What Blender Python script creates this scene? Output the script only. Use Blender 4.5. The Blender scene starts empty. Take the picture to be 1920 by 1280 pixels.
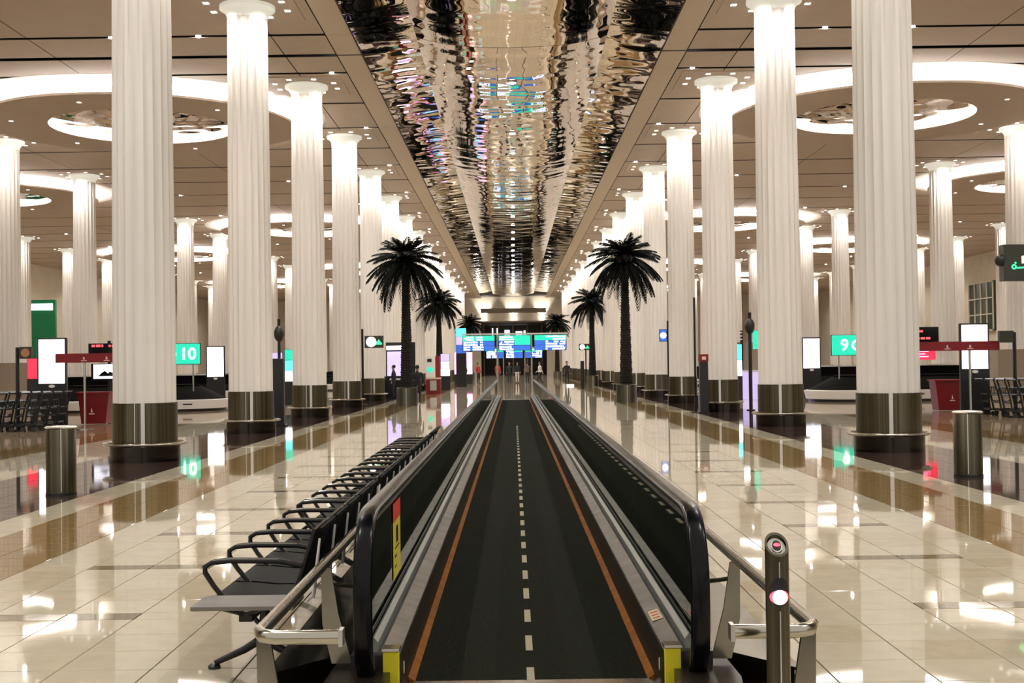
import bpy, bmesh, math, random
from mathutils import Vector, Matrix, noise
C = bpy.context.collection
D = bpy.data
PI = math.pi
R = math.radians
rnd = random.Random(7)

# ------------------------------------------------------------------ camera, world, exposure
CX = 0.07                 # centre line of the walkway and of the hall
A1, A2, A3 = 6.63, 20.03, 33.55    # column rows, measured from the centre line
D0, SP = 21.89, 8.846      # first column and the column spacing along the hall
ZC = 10.72                # ceiling height
F = 2300.0
pitch, yaw, roll = .0178, -.0011, .0136
cd = D.cameras.new('camera'); cam = D.objects.new('camera', cd); C.objects.link(cam)
cd.sensor_width = 36; cd.lens = 36*F/1920; cd.clip_end = 600; cd.clip_start = .05
fw = Vector((math.sin(yaw)*math.cos(pitch), math.cos(yaw)*math.cos(pitch), math.sin(pitch)))
rt = Vector((math.cos(yaw), -math.sin(yaw), 0)); up = rt.cross(fw)
r2 = rt*math.cos(roll) - up*math.sin(roll); u2 = rt*math.sin(roll) + up*math.cos(roll)
m = Matrix((r2, u2, -fw)).transposed().to_4x4(); m.translation = Vector((0, 0, 1.64))
cam.matrix_world = m
sc = bpy.context.scene; sc.camera = cam
w = D.worlds.new('world'); sc.world = w; w.use_nodes = True
w.node_tree.nodes['Background'].inputs[0].default_value = (1, .93, .84, 1)
w.node_tree.nodes['Background'].inputs[1].default_value = .55
sc.view_settings.view_transform = 'Standard'; sc.view_settings.look = 'None'
sc.view_settings.gamma = 1; sc.view_settings.exposure = 0.38
try: sc.view_settings.use_curve_mapping = False
except Exception: pass
SPOT_W, DOWN_W, COVE_E, WELL_E = 270, 580, 30, 5

def spot(name, loc, target, energy, size, color=(1, .955, .88), blend=.8, rad=.08):
    l = D.lights.get(name) or D.lights.new(name, 'SPOT')
    l.energy = energy; l.spot_size = R(size); l.spot_blend = blend; l.color = color; l.shadow_soft_size = rad
    o = D.objects.new(name, l); C.objects.link(o); o.location = loc
    o.rotation_euler = (Vector(target)-Vector(loc)).to_track_quat('-Z', 'Y').to_euler()
    return o

NCOL = [range(0, 16), range(1, 16), range(4, 16)]
cols = []
for row, (A, rg) in enumerate(zip((A1, A2, A3), NCOL)):
    for k in rg:
        for s in (-1, 1): cols.append((row, k, s, .042+s*A, D0+SP*k))
for row, k, s, x, y in cols:
    for a in (-140, -40, 90) if row == 0 else (-90, 90):
        px, py = x+1.5*math.cos(R(a)), y+1.5*math.sin(R(a))
        spot('capital_spot', (px, py, ZC-.12), (x+.1*math.cos(R(a)), y+.1*math.sin(R(a)), 8.6), SPOT_W*.9 if row == 0 else SPOT_W*1.1, 100, rad=.035, blend=1)
for k in range(-2, 16):
    for xx in (0, 11.0, 24.0, 36) if k >= 0 else (0, 11.0):
        for s in (-1, 1):
            if xx == 0: xx_ = 5.0
            else: xx_ = xx
            spot('hall_downlight', (CX+s*xx_, D0+SP*k+2.6, ZC-.1), (CX+s*xx_, D0+SP*k+2.6, 0), DOWN_W, 150, blend=.5, rad=.05)

# ------------------------------------------------------------------ materials
MT = {}
def mat(name, col, rough=.5, metal=0., emit=0., ecol=None, noise_s=0, noise_a=0, stretch=(1, 1, 1), bump=0, bs=20, spec=.5, coat=0, sheen=0):
    m = D.materials.new(name); m.use_nodes = True; nt = m.node_tree; b = nt.nodes['Principled BSDF']
    b.inputs['Base Color'].default_value = (*col, 1); b.inputs['Roughness'].default_value = rough; b.inputs['Metallic'].default_value = metal
    b.inputs['Specular IOR Level'].default_value = spec; b.inputs['Coat Weight'].default_value = coat
    if emit: b.inputs['Emission Color'].default_value = (*(ecol or col), 1); b.inputs['Emission Strength'].default_value = emit
    if noise_a or bump:
        g = nt.nodes.new('ShaderNodeNewGeometry'); mp = nt.nodes.new('ShaderNodeMapping'); mp.inputs['Scale'].default_value = stretch
        nt.links.new(g.outputs['Position'], mp.inputs['Vector'])
    if noise_a:
        n = nt.nodes.new('ShaderNodeTexNoise'); n.inputs['Scale'].default_value = noise_s; n.inputs['Detail'].default_value = 4
        nt.links.new(mp.outputs[0], n.inputs['Vector'])
        r = nt.nodes.new('ShaderNodeValToRGB')
        r.color_ramp.elements[0].position = .3; r.color_ramp.elements[1].position = .7
        r.color_ramp.elements[0].color = (*[c*(1-noise_a) for c in col], 1); r.color_ramp.elements[1].color = (*[min(1, c*(1+noise_a)) for c in col], 1)
        nt.links.new(n.outputs['Fac'], r.inputs[0]); nt.links.new(r.outputs[0], b.inputs['Base Color'])
    if bump:
        n2 = nt.nodes.new('ShaderNodeTexNoise'); n2.inputs['Scale'].default_value = bs
        bp = nt.nodes.new('ShaderNodeBump'); bp.inputs['Strength'].default_value = bump; bp.inputs['Distance'].default_value = .01
        nt.links.new(mp.outputs[0], n2.inputs['Vector']); nt.links.new(n2.outputs['Fac'], bp.inputs['Height']); nt.links.new(bp.outputs[0], b.inputs['Normal'])
    MT[name] = m; return m
mat('column_white', (.83, .785, .74), .6, noise_s=2, noise_a=.025, stretch=(3, 3, .15))
mat('capital_white', (.90, .92, .85), .5, emit=.28)  # glow put into the material so the capitals look brightly lit
mat('bronze_steel', (.13, .117, .08), .32, 1, noise_s=5, noise_a=.45, stretch=(5, 5, .015))
mat('dark_plinth', (.05, .042, .035), .2, 1)
mat('bright_steel', (.86, .84, .82), .28, 1)
mat('steel', (.55, .53, .49), .22, 1)
mat('rail_steel', (.52, .49, .42), .16, 1)
mat('deck_steel', (.24, .225, .19), .16, 1, noise_s=8, noise_a=.1)
mat('inner_deck_steel', (.27, .27, .26), .32, 1, noise_s=5, noise_a=.3)
mat('skirt_bronze', (.035, .024, .016), .35, .5)
mat('orange_line', (.24, .08, .008), .7, spec=.1, noise_s=8, noise_a=.25)
mat('black_rubber', (.002, .002, .003), .22, spec=.25)
mat('black_plastic', (.012, .012, .014), .35)
mat('black_metal', (.008, .008, .009), .3, 0, spec=.4)
mat('mesh_black', (.004, .004, .004), .6, 0, spec=.12)
mat('table_grey', (.20, .18, .165), .45)
mat('clamp_grey', (.42, .43, .40), .4, .6)
mat('white_metal', (.82, .8, .76), .35)
mat('yellow_paint', (.85, .74, .02), .5)
mat('sticker_yellow', (.75, .62, .06), .5)
mat('sticker_red', (.75, .06, .03), .5)
mat('sticker_cream', (.75, .66, .42), .5)
mat('mark_paint', (.42, .36, .24), .6)
mat('tile_cream', (.66, .585, .445), .03, noise_s=6, noise_a=.05, spec=.6)
mat('tile_cream_warm', (.62, .535, .39), .03, noise_s=7, noise_a=.07, spec=.6)
mat('tile_granite', (.30, .195, .08), .035, noise_s=26, noise_a=.45, spec=.6)
mat('tile_strip', (.19, .145, .075), .06, noise_s=30, noise_a=.5, spec=.6)
mat('tile_dark', (.06, .035, .03), .05, noise_s=12, noise_a=.3, spec=.7)
mat('grout', (.055, .04, .03), .7)
mat('ceiling_panel', (.50, .405, .32), .6, noise_s=1.5, noise_a=.03)
mat('ceiling_border', (.60, .50, .39), .6)
mat('ceiling_white', (.85, .83, .80), .6)
mat('ceiling_void', (.02, .014, .012), .8)
mat('cove_light', (1, .98, .95), .5, emit=COVE_E)
mat('well_light', (1, 1, .97), .5, emit=WELL_E)
mat('lamp', (1, .95, .85), .5, emit=3)
mat('lamp_bright', (1, .98, .94), .5, emit=30)
mat('mirror', (.60, .50, .42), .01, 1)
mat('wall_beige', (.62, .55, .43), .6, noise_s=1, noise_a=.06)
mat('wall_brown', (.30, .24, .18), .6)
mat('wall_dark', (.035, .03, .022), .4)
mat('uplit_white', (.9, .88, .82), .5)
mat('window_dark', (.02, .035, .03), .1)
mat('red_sign', (.22, .004, .008), .4)
mat('red_box', (.15, .003, .006), .35)
mat('screen_white', (1, 1, 1), .3, emit=2.4)
mat('screen_black', (.006, .006, .008), .2)
mat('screen_pic', (.85, .85, 1), .3, emit=1.1)
mat('screen_red', (.9, .03, .07), .3, emit=.9)
mat('text_red', (1, .08, .1), .3, emit=1.3)
mat('text_white', (1, 1, 1), .3, emit=1.6)
mat('text_pale', (.75, .6, .55), .5)
mat('sign_teal', (.015, .60, .40), .3, emit=.75)
mat('sign_cyan', (.10, .75, .85), .3, emit=1.1)
mat('sign_blue', (.03, .12, .55), .3, emit=.7)
mat('sign_pink', (1, .45, .8), .3, emit=1.4)
mat('sign_lilac', (.6, .52, .9), .3, emit=.55)
mat('sign_green', (.05, .9, .35), .3, emit=1.1)
mat('sign_yellow', (.9, .85, .45), .3, emit=1.0)
mat('sign_casing', (.035, .035, .025), .4)
mat('green_backlit', (.0, .09, .03), .3, emit=.35)
mat('red_glow', (1, .05, .08), .3, emit=3)
mat('red_core', (1, .72, .72), .3, emit=5)
mat('carousel_rubber', (.003, .0025, .002), .8, spec=.05)
mat('carousel_white', (.78, .76, .74), .35)
mat('trolley_metal', (.035, .035, .033), .35, .8)
mat('trunk', (.007, .004, .003), .9, bump=.6, bs=14)
mat('frond', (.003, .004, .0025), .7, spec=.15)
mat('planter', (.15, .15, .12), .3, .9, noise_s=4, noise_a=.2, stretch=(4, 4, .05))
mat('soil', (.03, .02, .015), .9)
mat('skin', (.35, .2, .13), .5); mat('cloth_dark', (.014, .014, .018), .8); mat('cloth_red', (.4, .03, .03), .8)
mat('cloth_white', (.6, .58, .56), .8); mat('cloth_brown', (.12, .08, .06), .8); mat('hair', (.01, .008, .006), .5)
mat('shop_beige', (.55, .45, .33), .5); mat('amber_dim', (.35, .16, .07), .4, emit=.15)

# belt with fine lengthwise ribs
m = D.materials.new('belt'); m.use_nodes = True; nt = m.node_tree; b = nt.nodes['Principled BSDF']
b.inputs['Roughness'].default_value = .9; b.inputs['Specular IOR Level'].default_value = .08; b.inputs['Base Color'].default_value = (.016, .018, .012, 1)
g = nt.nodes.new('ShaderNodeNewGeometry'); sx = nt.nodes.new('ShaderNodeSeparateXYZ'); wv = nt.nodes.new('ShaderNodeMath'); wv.operation = 'MULTIPLY'; wv.inputs[1].default_value = 700
sn = nt.nodes.new('ShaderNodeMath'); sn.operation = 'SINE'; bp = nt.nodes.new('ShaderNodeBump'); bp.inputs['Distance'].default_value = .003; bp.inputs['Strength'].default_value = .5
nz = nt.nodes.new('ShaderNodeTexNoise'); nz.inputs['Scale'].default_value = 40; cr = nt.nodes.new('ShaderNodeValToRGB')
cr.color_ramp.elements[0].color = (.006, .0075, .004, 1); cr.color_ramp.elements[1].color = (.019, .022, .013, 1)
nt.links.new(g.outputs['Position'], sx.inputs[0]); nt.links.new(sx.outputs[0], wv.inputs[0]); nt.links.new(wv.outputs[0], sn.inputs[0])
nt.links.new(sn.outputs[0], bp.inputs['Height']); nt.links.new(bp.outputs[0], b.inputs['Normal'])
nt.links.new(g.outputs['Position'], nz.inputs['Vector']); nt.links.new(nz.outputs['Fac'], cr.inputs[0]); nt.links.new(cr.outputs[0], b.inputs['Base Color'])
MT['belt'] = m
# dark tinted glass
def glass(name, tint, fac=1.0):
    m = D.materials.new(name); m.use_nodes = True; nt = m.node_tree; nt.nodes.clear()
    o = nt.nodes.new('ShaderNodeOutputMaterial'); t = nt.nodes.new('ShaderNodeBsdfTransparent'); t.inputs[0].default_value = (*tint, 1)
    gl = nt.nodes.new('ShaderNodeBsdfGlossy'); gl.inputs['Roughness'].default_value = .02; gl.inputs[0].default_value = (.7, .72, .68, 1); fr = nt.nodes.new('ShaderNodeFresnel'); fr.inputs[0].default_value = 1.45
    mx = nt.nodes.new('ShaderNodeMixShader'); nt.links.new(fr.outputs[0], mx.inputs[0]); nt.links.new(t.outputs[0], mx.inputs[1]); nt.links.new(gl.outputs[0], mx.inputs[2])
    nt.links.new(mx.outputs[0], o.inputs[0]); MT[name] = m
glass('balustrade_glass', (.13, .14, .10))
# side floor: large slabs in bands
m = D.materials.new('side_floor'); m.use_nodes = True; nt = m.node_tree; b = nt.nodes['Principled BSDF']
b.inputs['Roughness'].default_value = .06; b.inputs['Specular IOR Level'].default_value = .6
g = nt.nodes.new('ShaderNodeNewGeometry'); bk = nt.nodes.new('ShaderNodeTexBrick'); bk.offset = 0; bk.inputs['Scale'].default_value = 1
bk.inputs['Brick Width'].default_value = 1; bk.inputs['Row Height'].default_value = 1; bk.inputs['Mortar Size'].default_value = .006
bk.inputs['Color1'].default_value = (.40, .30, .20, 1); bk.inputs['Color2'].default_value = (.35, .26, .17, 1); bk.inputs['Mortar'].default_value = (.15, .12, .1, 1)
nt.links.new(g.outputs['Position'], bk.inputs['Vector']); nt.links.new(bk.outputs[0], b.inputs['Base Color']); MT['side_floor'] = m

# ------------------------------------------------------------------ mesh builder
class MB:
    def __init__(s): s.v = []; s.f = []; s.mi = []; s.ms = []; s.cur = 0
    def use(s, name):
        if name not in s.ms: s.ms.append(name)
        s.cur = s.ms.index(name); return s
    def add(s, vs, fs):
        n = len(s.v); s.v += [tuple(v) for v in vs]; s.f += [tuple(i+n for i in f) for f in fs]; s.mi += [s.cur]*len(fs); return s
    def box(s, x0, x1, y0, y1, z0, z1):
        return s.add([(x0, y0, z0), (x1, y0, z0), (x1, y1, z0), (x0, y1, z0), (x0, y0, z1), (x1, y0, z1), (x1, y1, z1), (x0, y1, z1)],
                     [(3, 2, 1, 0), (4, 5, 6, 7), (0, 1, 5, 4), (1, 2, 6, 5), (2, 3, 7, 6), (3, 0, 4, 7)])
    def prism(s, poly, ax, a0, a1):
        def P(p, a): return {'x': (a, p[0], p[1]), 'y': (p[0], a, p[1]), 'z': (p[0], p[1], a)}[ax]
        n = len(poly); vs = [P(p, a0) for p in poly]+[P(p, a1) for p in poly]
        return s.add(vs, [tuple(range(n-1, -1, -1)), tuple(range(n, 2*n))]+[(i, (i+1) % n, n+(i+1) % n, n+i) for i in range(n)])
    def lathe(s, prof, n=24, fn=None, c=(0, 0), cap=True):
        vs = []; fs = []
        for r, z in prof:
            for i in range(n):
                a = 2*PI*i/n; rr = fn(r, z, a) if fn else r
                vs.append((c[0]+rr*math.cos(a), c[1]+rr*math.sin(a), z))
        for j in range(len(prof)-1):
            for i in range(n):
                fs.append((j*n+i, j*n+(i+1) % n, (j+1)*n+(i+1) % n, (j+1)*n+i))
        if cap: fs += [tuple(range(n-1, -1, -1)), tuple((len(prof)-1)*n+i for i in range(n))]
        return s.add(vs, fs)
    def tube(s, pts, r, n=8, caps=True):
        pts = [Vector(p) for p in pts]; vs = []; fs = []; prev = None
        rs = r if isinstance(r, (list, tuple)) else [r]*len(pts)
        for i, p in enumerate(pts):
            d = (pts[min(i+1, len(pts)-1)]-pts[max(i-1, 0)]).normalized()
            if prev is None:
                a = Vector((0, 0, 1)) if abs(d.z) < .9 else Vector((1, 0, 0)); u = d.cross(a).normalized()
            else: u = (prev-d*prev.dot(d)).normalized()
            prev = u; w_ = d.cross(u)
            for k in range(n):
                t = 2*PI*k/n+PI/n; vs.append(p+(u*math.cos(t)+w_*math.sin(t))*rs[i])
        for i in range(len(pts)-1):
            for k in range(n): fs.append((i*n+k, i*n+(k+1) % n, (i+1)*n+(k+1) % n, (i+1)*n+k))
        if caps: fs += [tuple(range(n-1, -1, -1)), tuple((len(pts)-1)*n+k for k in range(n))]
        return s.add(vs, fs)
    def sphere(s, c, r, n=12, sz=1):
        vs = []; fs = []; m_ = n//2
        for j in range(m_+1):
            t = PI*j/m_
            for i in range(n): vs.append((c[0]+r*math.sin(t)*math.cos(2*PI*i/n), c[1]+r*math.sin(t)*math.sin(2*PI*i/n), c[2]+r*sz*math.cos(t)))
        for j in range(m_):
            for i in range(n): fs.append((j*n+i, (j+1)*n+i, (j+1)*n+(i+1) % n, j*n+(i+1) % n))
        return s.add(vs, fs)
    def mesh(s, name, smooth=False):
        me = D.meshes.new(name); me.from_pydata(s.v, [], s.f)
        for n in s.ms: me.materials.append(MT[n])
        me.polygons.foreach_set('material_index', s.mi)
        bm = bmesh.new(); bm.from_mesh(me); bmesh.ops.recalc_face_normals(bm, faces=bm.faces); bm.to_mesh(me); bm.free()
        if smooth:
            me.polygons.foreach_set('use_smooth', [True]*len(me.polygons))
            try: me.set_sharp_from_angle(angle=R(smooth if smooth is not True else 40))
            except Exception: pass
        me.update(); return me
    def build(s, name, parent=None, smooth=False, bevel=0):
        return link(name, s.mesh(name, smooth), parent, bevel)
def link(name, me, parent=None, bevel=0, loc=None):
    o = D.objects.new(name, me); C.objects.link(o)
    if parent: o.parent = parent
    if loc: o.location = loc
    if bevel:
        b = o.modifiers.new('bevel', 'BEVEL'); b.width = bevel; b.segments = 2; b.limit_method = 'ANGLE'
    return o
def M(name): return MB().use(name)
def thing(name, label, cat, loc=(0, 0, 0), rz=0, group=None):
    o = D.objects.new(name, None); C.objects.link(o); o.location = loc; o.rotation_euler.z = rz; o.empty_display_size = .2
    o['label'] = label; o['category'] = cat
    if group: o['group'] = group
    return o
def tag(o, label, cat, group=None):
    o['label'] = label; o['category'] = cat
    if group: o['group'] = group
    return o
def struct(o): o['kind'] = 'structure'; return o
def copy_tree(o, parent=None):
    c = o.copy(); C.objects.link(c)
    if parent: c.parent = parent
    for ch in list(o.children): copy_tree(ch, c)
    return c
def text(name, body, size, matname, parent, loc, rot=(PI/2, 0, 0), ext=.003, align='CENTER', bold=0):
    cu = D.curves.new(name, 'FONT'); cu.body = body; cu.size = size; cu.extrude = ext; cu.align_x = align; cu.align_y = 'CENTER'; cu.offset = bold
    t = D.objects.new('tmp', cu); C.objects.link(t)
    me = D.meshes.new_from_object(t.evaluated_get(bpy.context.evaluated_depsgraph_get())); D.objects.remove(t)
    me.materials.clear(); me.materials.append(MT[matname])
    o = link(name, me, parent, loc=loc); o.rotation_euler = rot; return o
def ordinal(n): return ['first', 'second', 'third', 'fourth', 'fifth', 'sixth', 'seventh', 'eighth', 'ninth', 'tenth', 'eleventh', 'twelfth', 'thirteenth', 'fourteenth', 'fifteenth', 'sixteenth'][n]
def sname(s): return 'left' if s < 0 else 'right'

# ------------------------------------------------------------------ floor
YE = 172.0
floor = struct(M('grout').box(CX-41.5, CX+41.5, -6, YE+30, -.12, -.006).build('floor'))
TILE = {}
def tile_at(x, y0, row_kind):
    a = abs(x-CX)
    if a < 4.1:
        if row_kind == 'strip':
            return 'tile_strip' if (2.45 < a < 3.6 or 1.95 < a < 2.2) else 'tile_cream'
        h = noise.noise(Vector((x*1.7, y0*1.3, 3)))
        return 'tile_cream' if h > -.1 else 'tile_cream_warm'
    if a < 5.13: return 'tile_granite'
    if a < 5.66: return 'tile_cream'
    if a < 7.7: return 'tile_dark'
    return 'tile_cream'
xs = [1.32, 1.58, 2.09, 2.6, 3.1, 3.6, 4.1]
edges = [1.30]+[1.56+.51*i for i in range(6)]+[4.62, 5.13, 5.66, 6.17, 6.68, 7.19, 7.7]
edges = [1.30, 1.56, 2.07, 2.58, 3.08, 3.59, 4.10, 4.615, 5.13, 5.66, 6.17, 6.68, 7.19, 7.7, 8.6, 9.5]
narrow = [0, .21, .41, .61, .83, 1.04, 1.30]
rows = []; y = 2.05
while y < YE:
    rows.append((y, y+.21, 'strip')); yy = y+.21
    for i in range(4): rows.append((yy, yy+.4475, 'tile')); yy += .4475
    y += 2.0
tile_mesh = {}
count = 0; G = .004
far = MB()
for (y0, y1, kind) in rows:
    walkway = 5.95 < y1 and y0 < 56.0
    segs = []
    for s in (-1, 1):
        ed = edges if walkway else [0.001, .51, 1.04]+edges[1:]
        for a, b_ in zip(ed[:-1], ed[1:]): segs.append((CX+s*a, CX+s*b_) if s > 0 else (CX-b_, CX-a))
    for x0, x1 in segs:
        xm = (x0+x1)/2; mt = tile_at(xm, y0, kind)
        if kind == 'strip' and mt == 'tile_cream' and abs(xm-CX) > 1.3: pass
        vis = y0 > 6.0 and abs(xm) < .44*y0+.3
        if vis and count < 300 and y0 < 30:
            key = (round(x1-x0, 3), round(y1-y0, 3), mt)
            if key not in tile_mesh:
                hx, hy = (x1-x0)/2-G, (y1-y0)/2-G; e = .0015
                b = MB().use(mt); vs = [(-hx, -hy, -.006), (hx, -hy, -.006), (hx, hy, -.006), (-hx, hy, -.006), (-hx, -hy, -e), (hx, -hy, -e), (hx, hy, -e), (-hx, hy, -e),
                      (-hx+e, -hy+e, 0), (hx-e, -hy+e, 0), (hx-e, hy-e, 0), (-hx+e, hy-e, 0)]
                fs = [(8, 9, 10, 11)]+[(i, (i+1) % 4, 4+(i+1) % 4, 4+i) for i in range(4)]+[(4+i, 4+(i+1) % 4, 8+(i+1) % 4, 8+i) for i in range(4)]
                b.add(vs, fs); tile_mesh[key] = b.mesh('tile')
            link('tile', tile_mesh[key], floor, loc=(xm, (y0+y1)/2, 0)); count += 1
        else:
            far.use(mt); far.add([(x0+G, y0+G, 0), (x1-G, y0+G, 0), (x1-G, y1-G, 0), (x0+G, y1-G, 0), (x0+G, y0+G, -.006), (x1-G, y0+G, -.006), (x1-G, y1-G, -.006), (x0+G, y1-G, -.006)],
                                 [(0, 1, 2, 3), (0, 4, 5, 1), (1, 5, 6, 2), (3, 2, 6, 7), (0, 3, 7, 4)])
o = far.build('distant_tiles', floor); o['kind'] = 'stuff'
sb = MB()
for s in (-1, 1):
    def X(a, b_): return sorted((CX+s*a, CX+s*b_))
    sb.use('tile_granite').box(*X(9.505, 10.6), 0, YE, -.005, 0)
    sb.use('side_floor').box(*X(10.61, 41.4), 0, YE, -.005, 0)
sb.build('side_paving', floor)

# ------------------------------------------------------------------ ceiling
ceil = struct(M('ceiling_void').box(CX-41.5, CX+41.5, 8, YE+2, ZC+.35, ZC+.5).build('ceiling'))
ye = [33.5-SP/2*4+SP/2*i for i in range(0, 36)]
ys = []
for a, b_ in zip(ye[:-1], ye[1:]): ys.append((a, b_))
GP = .115
xsegs = [(4.37, 5.12), (5.12, 6.63), (6.63, 13.3), (13.3, 20.0), (20.0, 26.7), (26.7, 33.4), (33.4, 41.3)]
cnt = 0; farc = MB(); pm = {}
def panel(x0, x1, y0, y1, mt, last=False):
    global cnt
    if cnt < 296 and y1 > 26 and not last:
        key = (round(x1-x0, 3), round(y1-y0, 3), mt)
        if key not in pm: hx, hy = (x1-x0)/2, (y1-y0)/2; pm[key] = M(mt).box(-hx, hx, -hy, hy, 0, .012).mesh('ceiling_panel')
        link('ceiling_panel', pm[key], ceil, loc=((x0+x1)/2, (y0+y1)/2, ZC)); cnt += 1
    else: farc.use(mt); farc.box(x0, x1, y0, y1, ZC, ZC+.012)
for (y0, y1) in ys:
    sub = [(y0, y1)]
    if abs(y0-33.5) < .1: sub = [(y0, 35.75-.06), (35.75+.06, y1)]
    for (a, b_) in sub:
        for i, (u, v) in enumerate(xsegs):
            for s in (-1, 1):
                x0, x1 = sorted((CX+s*(u+.018), CX+s*(v-.018)))
                if i == 0: panel(x0, x1, a+.006, b_-.006, 'ceiling_border')
                else: panel(x0, x1, a+GP, b_-GP, 'ceiling_panel')
o = farc.build('distant_ceiling_panels', ceil); o['kind'] = 'stuff'
# rippled mirror vault down the middle, in long segments that sag towards the middle
WM, SAG = 4.36, .56
def mz(x, y):
    t = abs(x)/WM
    z = ZC-.02+(.20*(1-t)/.39 if t > .605 else -.40+.31*(t/.6)**2.6)
    amp = (.018 if y > 34 else .010) if t > .605 else (.0115 if y > 34 else .006)
    z += amp*1.5*noise.noise(Vector((x*.8, y*.55, 0)))
    z += amp*.42*noise.noise(Vector((x*2.0, y*1.9, 7)))
    z += amp*.3*math.sin(y*2*PI/1.09)*(.6+.4*noise.noise(Vector((x*.5, y*.3, 1))))
    return z
seams = [33.5-2*SP, 33.5]+[33.5+SP*2*i for i in range(1, 8)]
for a, b_ in zip(seams[:-1], seams[1:]):
    ny = int((b_-a)/.12)
    for u0, u1, nx in ((-WM, -.61*WM, 14), (-.6*WM, .6*WM, 40), (.61*WM, WM, 14)):
        vs = []; fs = []
        for j in range(ny+1):
            y = a+.02+(b_-a-.04)*j/ny
            for i in range(nx+1):
                x = u0+(u1-u0)*i/nx; vs.append((CX+x, y, mz(x, y)))
        n = len(vs); W_ = nx+1
        for j in range(ny):
            for i in range(nx): k = j*W_+i; fs.append((k, k+1, k+W_+1, k+W_))
        # returned rim, so that each sheet has an edge
        loop = list(range(W_))+[j*W_+nx for j in range(1, ny+1)]+[ny*W_+i for i in range(nx-1, -1, -1)]+[j*W_ for j in range(ny-1, 0, -1)]
        vs += [(vs[q][0], vs[q][1], vs[q][2]+.05) for q in loop]; m_ = len(loop)
        for q in range(m_): fs.append((loop[q], loop[(q+1) % m_], n+(q+1) % m_, n+q))
        b = M('mirror'); b.add(vs, fs); b.build('mirror_panel', ceil, smooth=60)
me_dl = M('lamp_bright').lathe([(.11, .0), (.11, .03)], 16).use('steel').lathe([(.15, .012), (.15, .05)], 16).mesh('mirror_downlight')
for yy in [28.9, 37.6]+[45.9+4.37*i for i in range(25)]: link('mirror_downlight', me_dl, ceil, loc=(CX, yy, mz(0, yy)-.05))
for s in (-1, 1):   # black shadow gap and edge trim beside the mirror
    M('ceiling_void').box(*sorted((CX+s*4.345, CX+s*4.385)), 15, 156.2, ZC-.03, ZC+.3).build('edge_trim', ceil)
# discs
def disc(cx, cy):
    b = M('ceiling_panel'); n = 72; Ri, Ro = 3.2, 5.5; zb = ZC-.42
    prof = [(Ri, zb), (Ro, zb), (Ro, zb+.08), (Ri+.15, zb+.10), (Ri, zb)]
    b.lathe(prof, n, c=(cx, cy), cap=False); o = b.build('floating_disc', ceil, smooth=30)
    M('cove_light').lathe([(4.9, zb+.11), (5.3, zb+.11), (5.3, zb+.13), (4.9, zb+.13), (4.9, zb+.11)], n, c=(cx, cy), cap=False).build('cove_light', ceil)
    M('ceiling_white').lathe([(Ri+.05, ZC-.006), (6.5, ZC-.006), (6.5, ZC-.002), (Ri+.05, ZC-.002), (Ri+.05, ZC-.006)], n, c=(cx, cy), cap=False).build('cove_reflector', ceil)
    M('well_light').lathe([(Ri-.005, zb+.05), (Ri+.04, ZC-.02), (Ri+.06, ZC-.02), (Ri+.02, zb+.05), (Ri-.005, zb+.05)], n, c=(cx, cy), cap=False).build('well_light', ceil, smooth=30)
    vs = []; fs = []; nr, na = 24, 72
    for j in range(nr+1):
        for i in range(na):
            r = Ri*j/nr; a = 2*PI*i/na; x, y = r*math.cos(a), r*math.sin(a)
            vs.append((cx+x, cy+y, ZC-.20-.08*(1-(r/Ri)**2)+.05*noise.noise(Vector((x*1.3, y*1.3, cx)))))
    for j in range(nr):
        for i in range(na): fs.append((j*na+i, j*na+(i+1) % na, (j+1)*na+(i+1) % na, (j+1)*na+i))
    b = M('mirror'); b.add(vs, fs); b.build('crinkled_mirror', ceil, smooth=60)
    for a in (20, 80, 140, 200, 260, 320):
        M('lamp').box(cx+4.4*math.cos(R(a))-.06, cx+4.4*math.cos(R(a))+.06, cy+4.4*math.sin(R(a))-.06, cy+4.4*math.sin(R(a))+.06, zb-.01, zb).build('disc_downlight', ceil)
for s in (-1, 1):
    for y in (D0+SP*2.5, D0+SP*6.5, D0+SP*10.5, D0+SP*14.5): disc(CX+s*13.3, y)
    for y in (D0+SP*4.5, D0+SP*8.5, D0+SP*12.5): disc(CX+s*26.7, y)
# collar plates and small fittings round the capitals, slot lights in the gaps
plate = M('ceiling_panel').box(-1.25, 1.25, -1.25, 1.25, -.02, 0).mesh('capital_plate')
lampm = M('lamp').box(-.07, .07, -.07, .07, -.032, -.0201).mesh('recessed_spotlight')
fl = MB().use('lamp')
for row, k, s, x, y in cols:
    link('capital_plate', plate, ceil, loc=(x, y, ZC))
    for a in range(8):
        px, py = x+1.02*math.cos(R(a*45+22)), y+1.02*math.sin(R(a*45+22))
        if row == 0 and k in (1, 2, 3): link('recessed_spotlight', lampm, ceil, loc=(px, py, ZC))
        else: fl.box(px-.06, px+.06, py-.06, py+.06, ZC-.032, ZC-.021)
o = fl.build('distant_spotlights', ceil); o['kind'] = 'stuff'
slot = M('lamp_bright').lathe([(.07, -.015), (.07, .03)], 12).mesh('slot_light')
for j, yy in enumerate(ye):
    if yy < 30 or yy > 150: continue
    for x in ([8.6, 11.0, 24.5] if j % 2 == 0 else [5.6, 17.5, 30]):
        for s in (-1, 1): link('slot_light', slot, ceil, loc=(CX+s*x, yy, ZC))

# ------------------------------------------------------------------ walls
struct(M('wall_beige').box(CX-41.6, CX-41.3, -6, YE+2, 0, ZC+.4).build('wall_left'))
struct(M('wall_beige').box(CX+41.3, CX+41.6, -6, YE+2, 0, ZC+.4).build('wall_right'))
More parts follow.
